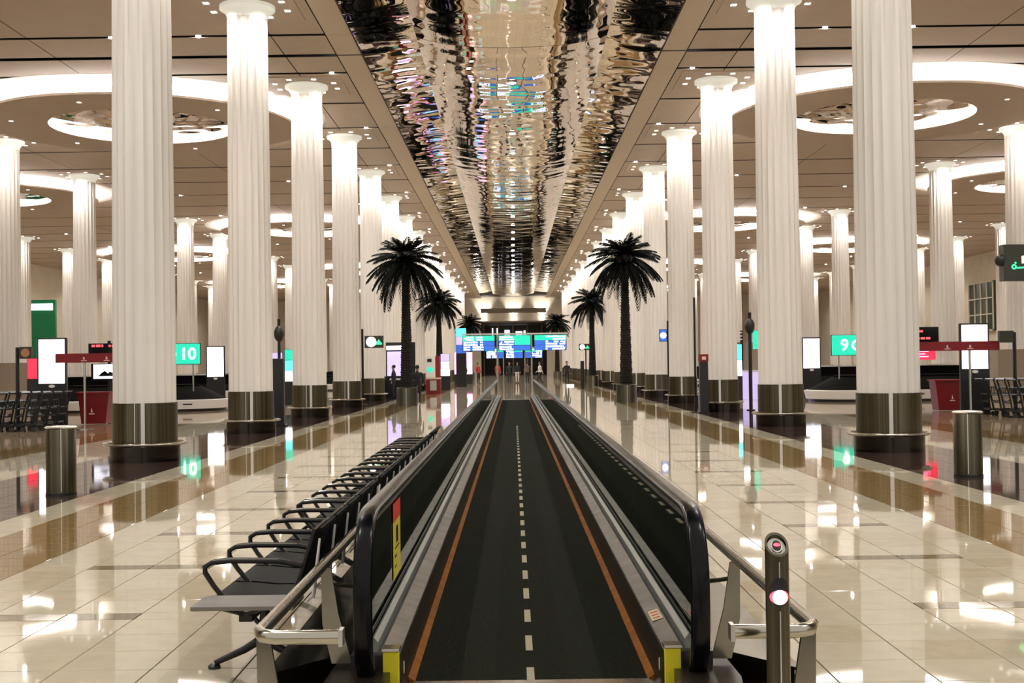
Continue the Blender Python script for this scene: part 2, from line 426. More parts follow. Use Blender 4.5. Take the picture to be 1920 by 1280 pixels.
# far end wall with a wide portal
wb = M('wall_beige'); W = 4.6
wb.box(CX-41.3, CX-W, YE, YE+.6, 0, ZC+.3).box(CX+W, CX+41.3, YE, YE+.6, 0, ZC+.3)
wb.box(CX-W, CX+W, YE, YE+.6, 9.4, ZC+.3)
back = struct(wb.build('wall_back'))
M('wall_beige').box(CX-W, CX+W, YE+.05, YE+.9, 7.6, 8.7).build('portal_beam', back)
M('wall_brown').box(CX-W, CX+W, YE+3.5, YE+3.8, 8.4, ZC).build('upper_recess', back)
M('wall_dark').box(CX-W-6, CX+W+6, YE+14, YE+14.3, 0, ZC).build('concourse_backdrop', back)
M('wall_dark').box(CX-W-6, CX-W-5.8, YE+.6, YE+14, 0, ZC).box(CX+W+5.8, CX+W+6, YE+.6, YE+14, 0, ZC).build('concourse_side', back)
M('wall_brown').box(CX-W-6, CX+W+6, YE+.6, YE+14, 7.4, 7.6).build('concourse_ceiling', back)
for i, x in enumerate((-4.2, 0.0, 4.0)):
    link('portal_uplight', M('lamp_bright').box(-.25, .25, -.1, .1, -.05, .05).mesh('portal_uplight'), back, loc=(CX+x, YE-.35, 7.85))
    spot('portal_wash', (CX+x, YE-.3, 7.95), (CX+x, YE+.3, 11), 2600, 80, rad=.1)
for i in range(5):
    M('wall_brown').box(CX-4.4+i*2.1, CX-4.25+i*2.1, YE+6, YE+6.2, 0, 7.4).build('concourse_post', back)
for x0, x1, z0, z1 in ((-1.4, -.6, 5.6, 6.7), (.3, 1.3, 5.9, 6.5), (1.5, 1.8, 5.6, 6.6), (-3.3, -3.1, 5.2, 7.0), (-2.6, -2.4, 5.4, 7.0)):
    M('screen_pic').box(CX+x0, CX+x1, YE+13.8, YE+13.95, z0, z1).build('lit_window_pane', back)
# windows in the right wall
for n, (y0) in enumerate((105.0, 128.0)):
    wn = struct(M('window_dark').box(CX+41.1, CX+41.3, y0, y0+5.6, 3.9, 8.2).build('window_%d' % (n+1)))
    for i in range(5): M('wall_beige').box(CX+41.0, CX+41.1, y0+i*1.38, y0+i*1.38+.1, 3.9, 8.2).build('mullion', wn)
    for i in range(4): M('wall_beige').box(CX+41.0, CX+41.1, y0, y0+5.6, 3.9+i*1.4, 4.0+i*1.4).build('transom', wn)

# ------------------------------------------------------------------ columns
NF = 20
def flute(r, z, a):
    d = .036
    if z > 10.3: d *= max(0, (10.52-z)/.22)
    return r-d*abs(math.sin(NF*a/2))
shaft = M('column_white').lathe([(.545, 1.02), (.54, 3), (.525, 6), (.505, 9), (.50, 10.3), (.505, 10.4), (.53, 10.5)], NF*8, flute).mesh('shaft', smooth=50)
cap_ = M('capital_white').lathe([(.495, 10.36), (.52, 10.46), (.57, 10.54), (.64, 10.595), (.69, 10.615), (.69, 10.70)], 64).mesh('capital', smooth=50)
clad = M('bronze_steel').lathe([(.565, 0.0), (.565, 1.03)], 64).mesh('base_cladding', smooth=50)
strip = M('bright_steel').box(-.033, .033, -.576, -.56, .0, 1.035).mesh('highlight_strip')  # bright strip modelled in place of the highlight on the round metal base
thin = M('bright_steel').box(-.006, .006, -.572, -.56, .0, 1.03).mesh('highlight_strip_thin')  # narrow secondary highlight line, also modelled
ringm = MB().use('rail_steel')
pts = [(.70*math.cos(2*PI*i/48), .70*math.sin(2*PI*i/48), .31) for i in range(49)]
ringm.tube(pts, .028, 8, False)
for i in range(6): a = PI/6+i*PI/3; ringm.tube([(.56*math.cos(a), .56*math.sin(a), .31), (.70*math.cos(a), .70*math.sin(a), .31)], .014, 6)
ringm = ringm.mesh('bumper_ring', smooth=50)
plinth = M('dark_plinth').lathe([(.61, 0), (.61, .27), (.57, .285)], 64).mesh('plinth', smooth=50)
rown = ['inner', 'middle', 'outer']
first = {0: 0, 1: 3, 2: 6}
for row, k, s, x, y in cols:
    n = k-first[row]
    lim = {0: 7, 1: 5, 2: 3}[row]
    if n < 0: lab, g = 'white fluted column of the %s %s row, outside the picture beside the camera' % (rown[row], sname(s)), 'near columns out of the picture'
    elif n < lim: lab, g = '%s white fluted column from the front in the %s row on the %s' % (ordinal(n), rown[row], sname(s)), None
    else: lab, g = 'distant white fluted column far down the %s row on the %s' % (rown[row], sname(s)), 'distant columns of the %s %s row' % (rown[row], sname(s))
    if n == 0 and row == 0: lab = 'nearest thick white fluted column on the %s with bronze steel foot' % sname(s)
    t = thing('fluted_column', lab, 'column', (x, y, 0), 0, g or '%s row of columns on the %s' % (rown[row], sname(s)))
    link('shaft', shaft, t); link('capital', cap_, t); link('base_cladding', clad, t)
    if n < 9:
        o = link('highlight_strip', strip, t); o.rotation_euler.z = R(13*s*-1) if row == 0 else R(-22*s)
        o = link('highlight_strip', thin, t); o.rotation_euler.z = R(5*s*-1-6)
        link('bumper_ring', ringm, t); link('plinth', plinth, t)

# ------------------------------------------------------------------ moving walkway
Y0, Y1 = 6.36, 55.0
wk = thing('moving_walkway', 'long dark moving walkway with glass sides and black handrails', 'moving walkway', (CX, Y0, 0))
def L(y): return y-Y0
M('belt').box(-.60, .60, 0, L(Y1), -.004, .003).build('belt', wk)
me = M('mark_paint').box(-.02, .02, -.19, .19, .003, .0045).mesh('belt_marking')
for i in range(34): link('belt_marking', me, wk, loc=(-.003, .38+.773*i-.3, 0))
M('steel').box(-.66, .66, -.16, -.002, -.004, .008).build('comb_plate', wk)
M('inner_deck_steel').box(-.66, .66, -2.2, -.165, -.005, .004).build('landing_plate', wk)
M('steel').box(-.66, .66, L(Y1)+.002, L(Y1)+.25, -.004, .008).build('comb_plate', wk)
ZH = .90; RN = .43; YN = 6.33
def sweep_profile(path, prof, matn):
    # path of (y,z) points, profile (dx, dn) with n the outward normal in the yz plane
    vs = []; fs = []; n = len(prof)
    for i, p in enumerate(path):
        a = path[max(i-1, 0)]; c = path[min(i+1, len(path)-1)]; ty, tz = c[0]-a[0], c[1]-a[1]; l = math.hypot(ty, tz); ty /= l; tz /= l
        ny, nz = tz, -ty     # outward
        for dx, dn in prof: vs.append((dx, p[0]+ny*dn, p[1]+nz*dn))
    for i in range(len(path)-1):
        for k in range(n): fs.append((i*n+k, i*n+(k+1) % n, (i+1)*n+(k+1) % n, (i+1)*n+k))
    fs += [tuple(range(n)), tuple((len(path)-1)*n+k for k in range(n))]
    return M(matn).add(vs, fs)
def loop_path(r, zt):
    zc = zt-r
    p = [(L(Y1)+.2+0*.1, zt)]
    p += [(L(30), zt), (L(15), zt), (L(9), zt)]
    # top goes towards the camera, then rounds down; slightly squared newel
    for i in range(21):
        a = PI/2+PI*i/20; e = .8
        cy = math.copysign(abs(math.cos(a))**e, math.cos(a)); cz = math.copysign(abs(math.sin(a))**e, math.sin(a))
        p.append((L(YN)+r*cy, zc+r*cz))
    p.append((L(YN)+.5, zt-2*r))
    return p
hr = [(.047*math.cos(t), .026*math.sin(t)) for t in [2*PI*i/14 for i in range(14)]]
hr = [(math.copysign(abs(a/.047)**.7, a)*.047, math.copysign(abs(b_/.026)**.7, b_)*.026) for a, b_ in hr]
for s in (-1, 1):
    xx = s*.81
    p = loop_path(RN, ZH)
    sweep_profile(p, [(xx+a, b_) for a, b_ in hr], 'black_rubber').build('handrail', wk, smooth=60)
    p2 = loop_path(RN-.045, ZH-.045)
    sweep_profile(p2, [(xx+a, b_) for a, b_ in ((-.022, -.014), (.022, -.014), (.022, .016), (-.022, .016))], 'bright_steel').build('handrail_guide', wk, smooth=40)
    # glass panels
    y = L(YN)
    n = 0
    while y < L(Y1)-.1:
        y2 = min(y+2.4, L(Y1)); M('balustrade_glass').box(xx-.006, xx+.006, y+.004, y2-.004, .24, ZH-.06).build('glass_panel', wk); y = y2
    poly = [(L(YN)-.002, .24), (L(YN)-.002, ZH-.06)]
    for i in range(1, 16):
        a = PI/2+PI*i/20; e = .8; r = RN-.06
        py, pz = L(YN)-r*abs(math.cos(a))**e, (ZH-RN)+math.copysign(abs(math.sin(a))**e, math.sin(a))*r
        if pz > .24: poly.append((py, pz))
    poly.append((poly[-1][0]+.02, .24))
    M('balustrade_glass').prism(poly, 'x', xx-.006, xx+.006).build('glass_end_panel', wk)
    ya, yb = L(6.10), L(Y1)
    def P(*pts): return [(s*a, b_) for a, b_ in pts]
    M('orange_line').prism(P((.601, .002), (.632, .002), (.636, .03), (.601, .008)), 'y', 0, yb).build('orange_edge_line', wk)
    M('skirt_bronze').prism(P((.634, .0), (.66, .0), (.67, .20), (.655, .20)), 'y', ya, yb).build('skirt', wk)
    M('inner_deck_steel').prism(P((.66, .19), (.74, .215), (.74, .235), (.658, .21)), 'y', ya, yb).build('inner_deck', wk)
    M('black_plastic').prism(P((.66, 0), (.90, 0), (.90, .2), (.74, .2), (.67, .185)), 'y', ya+.02, yb).build('side_casing', wk)
    M('clamp_grey').prism(P((.770, .2), (.80, .2), (.80, .27), (.79, .275), (.770, .25)), 'y', ya+.08, yb).build('glass_clamp', wk)
    M('yellow_paint').box(*sorted((s*.655, s*.735)), ya-.03, ya-.001, .002, .225).build('yellow_end_cap', wk, bevel=.004)
    M('steel').box(*sorted((s*.652, s*.742)), ya-.035, ya+.06, .226, .243).build('end_cap_plate', wk, bevel=.003)
    M('sticker_cream').lathe([(.02, 0), (.02, .003)], 14).build('inspection_sticker', wk)
    o = list(wk.children)[-1]; o = [c for c in wk.children if c.name.startswith('inspection_sticker')][-1]
    o.rotation_euler = (0, -s*PI/2, 0); o.location = (s*.648-s*.004, ya+.1, .12); o.scale = (1.6, .8, 1)
    # outer deck with a splayed near end, and its dark front
    deck = [(s*.83, L(6.34)), (s*1.0, L(6.34)), (s*1.28, L(5.97)), (s*1.30, L(6.05)), (s*1.30, yb), (s*.83, yb)]
    M('deck_steel').prism(deck, 'z', .135, .150).build('outer_deck', wk)
    M('deck_steel').prism([(a*.995, b_+.012) for a, b_ in deck], 'z', .0, .134).build('outer_cladding', wk)
    M('skirt_bronze').prism([(s*.70, L(5.75)), (s*.98, L(5.75)), (s*1.0, L(5.9)), (s*.99, L(6.33)), (s*.84, L(6.33)), (s*.70, L(6.09))], 'z', .0, .128).build('newel_base', wk)
# stickers
st = M('sticker_yellow').box(-.800, -.7985, L(7.3), L(7.75), .36, .70).build('warning_sticker', wk)
M('sticker_red').box(-.7985, -.797, L(7.3), L(7.75), .70, .81).build('warning_header', st)
b = M('black_plastic'); b.box(-.7984, -.7975, L(7.47), L(7.6), .56, .66).box(-.7984, -.7975, L(7.4), L(7.65), .53, .54).box(-.7984, -.7975, L(7.38), L(7.5), .48, .495).box(-.7984, -.7975, L(7.38), L(7.48), .42, .435)
b.build('warning_pictogram', st)
sk = M('sticker_cream').prism([(.672, .2165), (.728, .2345), (.728, .2365), (.672, .2185)], 'y', L(6.75), L(7.0)).build('deck_notice_sticker', wk)
b = M('sticker_red')
for i in range(3): b.prism([(.68, .2215), (.72, .234), (.72, .2355), (.68, .223)], 'y', L(6.79+i*.07), L(6.81+i*.07))
b.build('notice_print', sk)['kind'] = 'stuff'

# ------------------------------------------------------------------ guard rails
for s in (-1, 1):
    t = thing('guard_rail', 'low stainless guard rail along the %s side of the moving walkway' % sname(s), 'railing', (CX, 4.5, 0))
    xr = s*1.0-.03*0
    pth = [(s*.72, 0, .65), (s*.95, 0, .65), (s*1.005, .03, .65), (s*1.03, .10, .65), (s*1.03, 1, .65), (s*1.03, 10, .65), (s*1.03, 30, .65), (s*1.03, 50.5, .65)]
    M('rail_steel').tube(pth, .027, 10).build('rail', t, smooth=60)
    M('bright_steel').box(*sorted((s*.705, s*.72)), -.03, .03, .62, .68).build('rail_end_cap', t)
    for i in range(15):
        y = .06+1.6*i if i < 2 else 1.66+3.2*(i-1)
        if i == 0: y = .12
        poly = [(s*1.05, .63), (s*1.0, .63), (s*.965, .40), (s*.90, .152), (s*1.0, .152), (s*1.045, .35)] if i else [(s*1.05, .63), (s*1.0, .63), (s*.90, 0), (s*1.04, 0)]
        M('deck_steel').prism(poly, 'y', y, y+.02).build('support_fin', t)
        if i: M('steel').tube([(s*1.02, y+.01, .55), (s*.84, y+.16, .50)], .011, 6).build('support_stud', t)

# ------------------------------------------------------------------ signal bollard
t = thing('signal_bollard', 'slant-topped stainless bollard with glowing red signal lamp at right of walkway entrance', 'bollard', (.91, 4.3, 0))
n = 32; r = .041; vs = []; fs = []
for i in range(n):
    a = 2*PI*i/n; x, y = r*math.cos(a), r*math.sin(a); vs.append((x, y, 0)); 
for i in range(n):
    a = 2*PI*i/n; x, y = r*math.cos(a), r*math.sin(a); vs.append((x, y, .995+y*.9))
for i in range(n):
    a = 2*PI*i/n; x, y = .8*r*math.cos(a), .8*r*math.sin(a); vs.append((x, y, .995+y*.9))
for i in range(n): j = (i+1) % n; fs += [(i, j, n+j, n+i), (n+i, n+j, 2*n+j, 2*n+i)]
b = M('bronze_steel'); b.add(vs, fs); b.build('post', t, smooth=40)
def tilted_disc(b, rr, off, dz=0):
    vs = [(rr*math.cos(2*PI*i/24), rr*math.sin(2*PI*i/24), .985+rr*math.sin(2*PI*i/24)*.9+off) for i in range(24)]
    b.add(vs+[(v[0], v[1], v[2]-.006) for v in vs], [tuple(range(24)), tuple(range(47, 23, -1))]+[(i, (i+1) % 24, 24+(i+1) % 24, 24+i) for i in range(24)])
b = M('steel'); tilted_disc(b, .8*r, -.002); b.build('slanted_cap', t)
b = M('bright_steel'); tilted_disc(b, .019, .004); rg = b.build('sensor_ring', t)
b = M('black_plastic'); tilted_disc(b, .0155, .008); tilted_disc(b, .010, .009); b.build('sensor_eye', rg)
b = M('red_glow'); vs = [(.012*math.cos(a), -.003+.006*math.sin(a), .985+(-.003+.006*math.sin(a))*.9+.012) for a in [2*PI*i/12 for i in range(12)]]; b.add(vs, [tuple(range(12))]); b.build('sensor_glow', rg)
b = M('black_plastic'); cells = []
for i in range(17):
    dx = .034*(-1+2*i/16); hz = .052*math.sqrt(max(0, 1-(dx/.034)**2)); yy_ = -math.sqrt(r*r-dx*dx)-.0008; cells.append(((dx, yy_, .835-hz), (dx, yy_, .835+hz)))
vs = [p for c in cells for p in c]; b.add(vs, [(2*i, 2*i+2, 2*i+3, 2*i+1) for i in range(16)]); b.build('lamp_recess', t)
M('red_glow').sphere((0, -r+.022, .818), .0335, 20).build('lamp_halo', t, smooth=60)
M('red_core').sphere((0, -r+.003, .818), .0255, 20).build('signal_lamp', t, smooth=60)
M('bright_steel').box(-.0025, .0025, -r-.0015, -r+.002, 0, .77).box(-.002, .002, -r-.0015, -r+.002, .885, .94).build('seam', t)

# ------------------------------------------------------------------ beam seating
def seat_profile(b, prof, w_, th, y0):
    n = len(prof); vs = []; fs = []
    for (x, z) in prof: vs += [(x, y0-w_/2, z), (x, y0+w_/2, z)]
    for (x, z) in prof: vs += [(x, y0-w_/2, z-th), (x, y0+w_/2, z-th)]
    for i in range(n-1):
        fs.append((2*i, 2*i+1, 2*i+3, 2*i+2)); fs.append((2*n+2*i, 2*n+2*i+2, 2*n+2*i+3, 2*n+2*i+1))
        fs.append((2*i, 2*i+2, 2*n+2*i+2, 2*n+2*i)); fs.append((2*i+1, 2*n+2*i+1, 2*n+2*i+3, 2*i+3))
    fs += [(0, 2*n, 2*n+1, 1), (2*n-2, 2*n-1, 4*n-1, 4*n-2)]
    return b.add(vs, fs)
sp_ = [(-.24, .385), (-.235, .41), (-.20, .428), (-.10, .425), (.04, .41), (.14, .41), (.20, .43)]
bp_ = [(.20, .43), (.235, .46), (.265, .55), (.30, .67), (.335, .77), (.35, .785), (.362, .78)]
seat_me = seat_profile(M('mesh_black'), sp_, .51, .014, 0).mesh('seat', smooth=50)
back_me = seat_profile(M('mesh_black'), [(x+.012, z+.01) for x, z in bp_], .50, .016, 0).mesh('backrest', smooth=50)
frame_me = M('black_metal').tube([(.21, -.25, .43), (.262, -.255, .55), (.335, -.255, .78), (.345, 0, .79), (.335, .255, .78), (.262, .255, .55), (.21, .25, .43)], .012, 6).mesh('back_frame', smooth=50)
arm_me = M('black_metal').tube([(.27, 0, .60), (.15, 0, .625), (-.10, 0, .63), (-.20, 0, .622), (-.235, 0, .60), (-.235, 0, .57), (-.19, 0, .50), (-.11, 0, .40)], .014, 8)
arm_me.use('steel'); arm_me.tube([(.15, 0, .634), (-.10, 0, .639), (-.19, 0, .631)], .009, 6)
arm_me = arm_me.mesh('armrest', smooth=50)
br_me = M('white_metal').tube([(.365, 0, .74), (.33, -.035, .45), (.30, -.04, .42)], .006, 6).tube([(.365, 0, .74), (.33, .035, .45), (.30, .04, .42)], .006, 6).tube([(.365, 0, .74), (.33, 0, .43)], .005, 6).mesh('back_bracket')
def leg_mb():
    b = M('black_metal'); b.tube([(.02, 0, .36), (.0, 0, .14)], .028, 8)
    b.tube([(.0, 0, .16), (-.10, 0, .10), (-.26, 0, .03)], [.026, .022, .016], 8); b.tube([(.0, 0, .16), (.10, 0, .10), (.26, 0, .03)], [.026, .022, .016], 8)
    b.tube([(.0, 0, .22), (-.10, 0, .33), (-.17, 0, .40)], .014, 6); b.tube([(.0, 0, .22), (.10, 0, .33), (.17, 0, .40)], .014, 6)
    return b
foot_me = M('black_plastic').lathe([(.034, 0), (.034, .014), (.02, .026)], 14).mesh('foot_pad')
def bench(y0, nseat, label, table):
    t = thing('beam_seating', label, 'bench', (-1.39, y0, 0), 0, 'seating row beside the walkway')
    P_ = .55
    a0 = -.12 if table else -.02
    M('black_metal').box(-.035, .035, a0, nseat*P_+.02, .335, .385).build('beam', t, bevel=.005)
    for i in range(nseat):
        link('seat', seat_me, t, loc=(0, (i+.5)*P_, 0)); bk_ = link('backrest', back_me, t, loc=(0, (i+.5)*P_, 0)); link('back_frame', frame_me, bk_)
    for i in range(nseat+1):
        link('armrest', arm_me, t, loc=(0, i*P_, 0)); link('back_bracket', br_me, t, loc=(0, i*P_, 0))
    for y in (.30, nseat*P_-.3):
        lg = leg_mb().build('leg', t, smooth=50); lg.location = (0, y, 0)
        for x in (-.265, .265): link('foot_pad', foot_me, lg, loc=(x, 0, 0))
    if table:
        M('table_grey').prism([(-.22, -.36), (.29, -.36), (.29, -.06), (-.22, -.06)], 'z', .44, .462).build('side_table', t, bevel=.004)
        b = M('black_metal'); b.tube([(-.16, -.2, .44), (0, -.1, .37)], .014, 6).tube([(.16, -.2, .44), (0, -.1, .37)], .014, 6)
        b.build('table_bracket', t)
bench(6.42, 5, 'nearest black mesh beam seating with a grey side table at its end', True)
bench(9.30, 5, 'second black beam seating from the front, directly behind the nearest one', False)
bench(12.18, 5, 'third black beam seating from the front, halfway along the row', False)
bench(15.3, 3, 'last and farthest short black beam seating of the row', False)

# ------------------------------------------------------------------ litter bins
for s, x, y in ((-1, -5.95, 16.1), (1, 6.25, 16.95)):
    t = thing('litter_bin', 'tall cylindrical dark steel litter bin on the %s side in front of the columns' % sname(s), 'bin', (x, y, 0), R(-20*s))
    M('bronze_steel').lathe([(.19, 0), (.19, .85), (.18, .87)], 40).build('body', t, smooth=50)
    M('bright_steel').lathe([(.20, .872), (.205, .885), (.19, .897), (.07, .905)], 40).build('lid', t, smooth=50)
    M('bright_steel').box(-.005, .005, -.196, -.185, .05, .868).build('highlight_strip', t)  # bright line modelled as the highlight down the round body
    M('black_plastic').lathe([(.195, 0), (.195, .03)], 40).build('foot_ring', t)

# ------------------------------------------------------------------ palms
def frond_mesh(L_, droop, nl, seed):
    L_ *= .86
    rr = random.Random(seed); b = M('frond'); pts = []
    for i in range(nl+1):
        t = i/nl; pts.append(Vector((L_*(t-.12*droop*t*t*t), 0, L_*(.55*t-(.35+droop)*t*t))))
    b.tube(pts[::2], [.022*(1-.8*i/(len(pts[::2])-1)) for i in range(len(pts[::2]))], 4)
    for i in range(2, nl+1):
        t = i/nl; p = pts[i]; d = (pts[i]-pts[i-1]).normalized(); ll = .40*math.sin(PI*min(1, .15+t*.85))**.6+.08
        for s in (-1, 1):
            v = (d*.8+Vector((0, s*.6, -.35+rr.uniform(-.15, .15)))).normalized(); side = v.cross(Vector((0, 0, 1))).normalized()*.026
            mid = p+v*ll*.5+Vector((0, 0, .01)); tip = p+v*ll+Vector((0, 0, -.09*ll-.05))
            b.add([p, mid+side, tip, mid-side], [(0, 1, 2, 3)])
    return b.mesh('frond')
fronds = [frond_mesh(1.75, d, 26, i) for i, d in enumerate((.3, .55, .85, 1.05))]
trunk_prof = [(.26, .55), (.27, .9), (.22, 1.3)]
def trunk():
    b = M('trunk'); prof = []; z = .62
    prof.append((.30, z))
    i = 0
    while z < 5.75:
        t = (z-.62)/5.1; r = .25-.10*min(1, t*1.4)+(.05 if z > 5.4 else 0)
        prof += [(r+.028, z+.015), (r-.004, z+.085)]; z += .1
    b.lathe(prof, 14, lambda r, z, a: r*(1+.05*math.sin(7*a+z*20)))
    return b.mesh('trunk', smooth=False)
trunk_me = trunk()
plm = M('planter').lathe([(.42, 0), (.42, .71)], 32).lathe([(.40, .71), (.38, .735), (.42, .71)], 32, cap=False).mesh('planter', smooth=50)
soil = M('soil').lathe([(.40, .70), (.32, .73), (.1, .78)], 24).mesh('soil')
def palm(x, y, seed, label, h=1.0):
    t = thing('palm_tree', label, 'palm tree', (x, y, 0), seed*1.3, 'potted palms along the hall'); rr = random.Random(seed)
    link('trunk', trunk_me, t)
    pl = link('planter', plm, t); link('soil', soil, t)
    M('bright_steel').box(-.01, .01, -.43, -.418, .0, .71).build('seam', pl).rotation_euler.z = -seed*1.3
    for i in range(78):
        e = i/77                              # 0 top .. 1 bottom
        k = 0 if e < .3 else 1 if e < .55 else 2 if e < .8 else 3
        o = link('frond', fronds[k], t, loc=(0, 0, 5.72-.25*e)); o.rotation_euler = (0, R(-66+78*e+rr.uniform(-8, 8)), i*2.39996+rr.uniform(-.2, .2)); q = rr.uniform(.85, 1.08)*(.82 if e < .25 else 1); o.scale = (q, q, q)
palm(-4.30, 49.3, 1, 'nearest tall dark potted palm on the left')
palm(4.56, 49.8, 2, 'nearest tall dark potted palm on the right')
palm(-5.05, 83.5, 3, 'second potted palm on the left behind the red kiosk')
palm(5.42, 84.5, 4, 'second potted palm on the right, half way down the hall')
palm(-4.5, 128, 5, 'farthest left potted palm, crown above the hanging signs')
palm(4.55, 128, 6, 'farthest right potted palm, crown above the hanging signs')

# ------------------------------------------------------------------ sign gantries
def glyph_rows(b, x0, x1, z, h, y, seed):
    rr = random.Random(seed); x = x0
    while x < x1-.04:
        wv = rr.uniform(.05, .14)
        if rr.random() < .85: b.box(x, min(x+wv, x1), y-.012, y-.002, z, z+h*rr.uniform(.7, 1))
        x += wv+.03
def gantry(y, hw, z0, z1, label, extra):
    t = thing('sign_gantry', label, 'sign', (CX, y, 0))
    for x in (-1.05, 1.02): M('steel').tube([(x, 0, 0), (x, 0, z1+.12)], .05, 10).build('post', t)
    M('bright_steel').box(-hw-.1, hw+.1, -.06, .06, z1+.05, z1+.14).build('beam', t)
    w3 = (2*hw-.5)/3; h = z1-z0
    for i in range(3):
        x0 = -hw+i*(w3+.25); x1 = x0+w3
        p = M('sign_casing').box(x0-.02, x1+.02, -.04, .06, z0-.02, z1+.02).build('sign_panel', t)
        M('sign_teal').box(x0, x1, -.05, -.04, z0+h*.66, z1).build('teal_field', p)
        M('sign_blue').box(x0, x1, -.05, -.04, z0+h*.34, z0+h*.64).build('blue_field', p)
        M('sign_blue').box(x0, x1, -.05, -.04, z0, z0+h*.32).build('blue_field', p)
        b = M('text_white')
        if i == 1: a, c = x0+.05, x0+w3*.48
        elif i == 0: a, c = x0+.05, x0+w3*.65
        else: a, c = x0+w3*.35, x1-.05
        for j in range(3):
            glyph_rows(b, a, c, z0+h*(.19+.33*j), h*.12, -.05, i*7+j); glyph_rows(b, a, c, z0+h*(.03+.33*j), h*.11, -.05, i*17+j)
        # round arrows
        ax = x0+.12 if i != 2 else x1-.12
        for j in range(3): b.prism([(ax-.06, z0+h*(.1+.33*j)), (ax+.06, z0+h*(.165+.33*j)), (ax-.06, z0+h*(.23+.33*j))] if i == 2 else [(ax+.06, z0+h*(.1+.33*j)), (ax-.06, z0+h*(.165+.33*j)), (ax+.06, z0+h*(.23+.33*j))], 'y', -.062, -.052)
        b.build('lettering', p)['kind'] = 'stuff'
    if extra:
        M('sign_teal').box(-hw+w3+.25+w3*.5, -hw+2*w3+.25, -.056, -.05, z0+h*.36, z1).build('teal_field', t)
gantry(74.0, 3.12, 2.42, 3.32, 'wide near sign gantry with teal and blue panels above the walkway end', True)
gantry(118.0, 2.7, 2.15, 3.05, 'smaller blue sign gantry farther down the hall behind the near one', False)

# ------------------------------------------------------------------ digital totems
def totem(x, y, label, w_=.85, top=2.56, scr=True):
    t = thing('digital_totem', label, 'screen', (x, y, 0))
    M('black_plastic').box(-w_/2, w_/2, -.06, .06, .0, top).build('casing', t, bevel=.02)
    M('screen_white').box(-w_/2+.05, w_/2-.05, -.072, -.060, top-1.32, top-.05).build('screen', t, bevel=.004)
    b = M('white_metal'); b.lathe([(.09, 0), (.09, .012)], 20); o = b.build('badge', t); o.rotation_euler = (PI/2, 0, 0); o.scale = (1, .5, 1); o.location = (0, -.061, top-1.40)
    M('black_metal').box(-w_/2-.05, w_/2+.05, -.2, .2, 0, .03).build('base_plate', t)
totem(-13.35, 35.5, 'large blank white digital totem at far left behind the trolleys')
totem(-12.8, 52.7, 'smaller blank white digital totem on the left beside the turquoise 10 sign', .8)
totem(13.32, 35.5, 'large blank white digital totem at right behind the red banner', .85, 2.62)
totem(12.78, 52.7, 'smaller blank white digital totem on the right beside the turquoise 9 sign', .8, 2.58)

# ------------------------------------------------------------------ red banner stands, counters
for s, xp, x0, x1, y in ((-1, -11.72, -12.5, -10.1, 33.5), (1, 12.45, 10.9, 13.25, 33.5)):
    t = thing('red_banner_stand', 'long dark red banner board on a slim pole at the %s' % sname(s), 'sign', (xp, y, 0))
    M('red_sign').box(x0-xp, x1-xp, -.05, .05, 1.82, 2.07).build('banner', t)
    M('steel').tube([(0, .0, 0), (0, 0, 1.83)], .035, 10).build('pole', t)
    M('steel').lathe([(.22, 0), (.22, .02)], 20).build('foot', t)
    for dx in (.0, .62*-s):
        b = M('text_pale'); b.box(dx-.08, dx+.08, -.058, -.05, 1.86, 1.88).prism([(dx-.03, 1.9), (dx+.03, 1.9), (dx+.01, 1.98), (dx-.02, 1.97)], 'y', -.058, -.05).build('emblem', t)
for s, x, y in ((-1, -12.45, 36.6), (1, 13.4, 38.0)):
    t = thing('red_counter', 'tapered dark red service counter on the %s beside the red banner pole' % sname(s), 'counter', (x, y, 0))
    M('red_box').prism([(-.36, .02), (.36, .02), (.46, .92), (-.46, .92)], 'y', -.3, .3).build('body', t)
    M('red_sign').box(-.50, .50, -.34, .34, .921, .96).build('top', t)
    M('text_pale').box(.05*s-.08, .05*s+.08, -.31, -.301, .3, .33).prism([(-.02+.05*s, .36), (.03+.05*s, .36), (.05*s, .5)], 'y', -.31, -.301).build('emblem', t)
# information screens
t = thing('departure_screen', 'black screen with a line of red letters above a picture screen at left', 'screen', (-12.38, 37.5, 0))
M('black_metal').tube([(0, 0.05, 0), (0, .05, 2.5)], .05, 8).build('post', t)
M('screen_black').box(-.6, .75, -.06, .0, 2.0, 2.42).build('upper_display', t)
b = M('text_red'); glyph_rows(b, -.5, .68, 2.31, .075, -.055, 5); b.build('red_lettering', t)['kind'] = 'stuff'
M('screen_black').box(-.52, .75, -.06, .0, 1.28, 1.8).build('lower_display', t)
M('screen_pic').box(-.45, .70, -.068, -.06, 1.34, 1.78).build('lit_picture', t)
M('screen_black').prism([(-.3, 1.42), (.25, 1.42), (.18, 1.5), (.05, 1.56), (0, 1.5), (-.1, 1.58), (-.2, 1.52)], 'y', -.072, -.068).build('dark_shapes', t)
t = thing('departure_screen', 'black and red twin screen on the right beside the nearest right column', 'screen', (12.36, 37.5, 0))
M('black_metal').tube([(0, 0.05, 0), (0, .05, 2.5)], .05, 8).build('post', t)
M('screen_black').box(-.6, .62, -.06, .0, 2.10, 2.58).build('upper_display', t)
b = M('text_red'); glyph_rows(b, -.5, .2, 2.42, .075, -.055, 8); glyph_rows(b, -.05, .4, 2.2, .075, -.055, 9); b.build('red_lettering', t)['kind'] = 'stuff'
M('screen_red').box(-.6, .52, -.06, .0, 1.58, 2.05).build('lower_display', t)
b = M('sign_pink')
for i in range(4): b.box(-.4, .3-.1*(i % 2), -.066, -.06, 1.66+i*.08, 1.69+i*.08)
b.build('pink_lines', t)

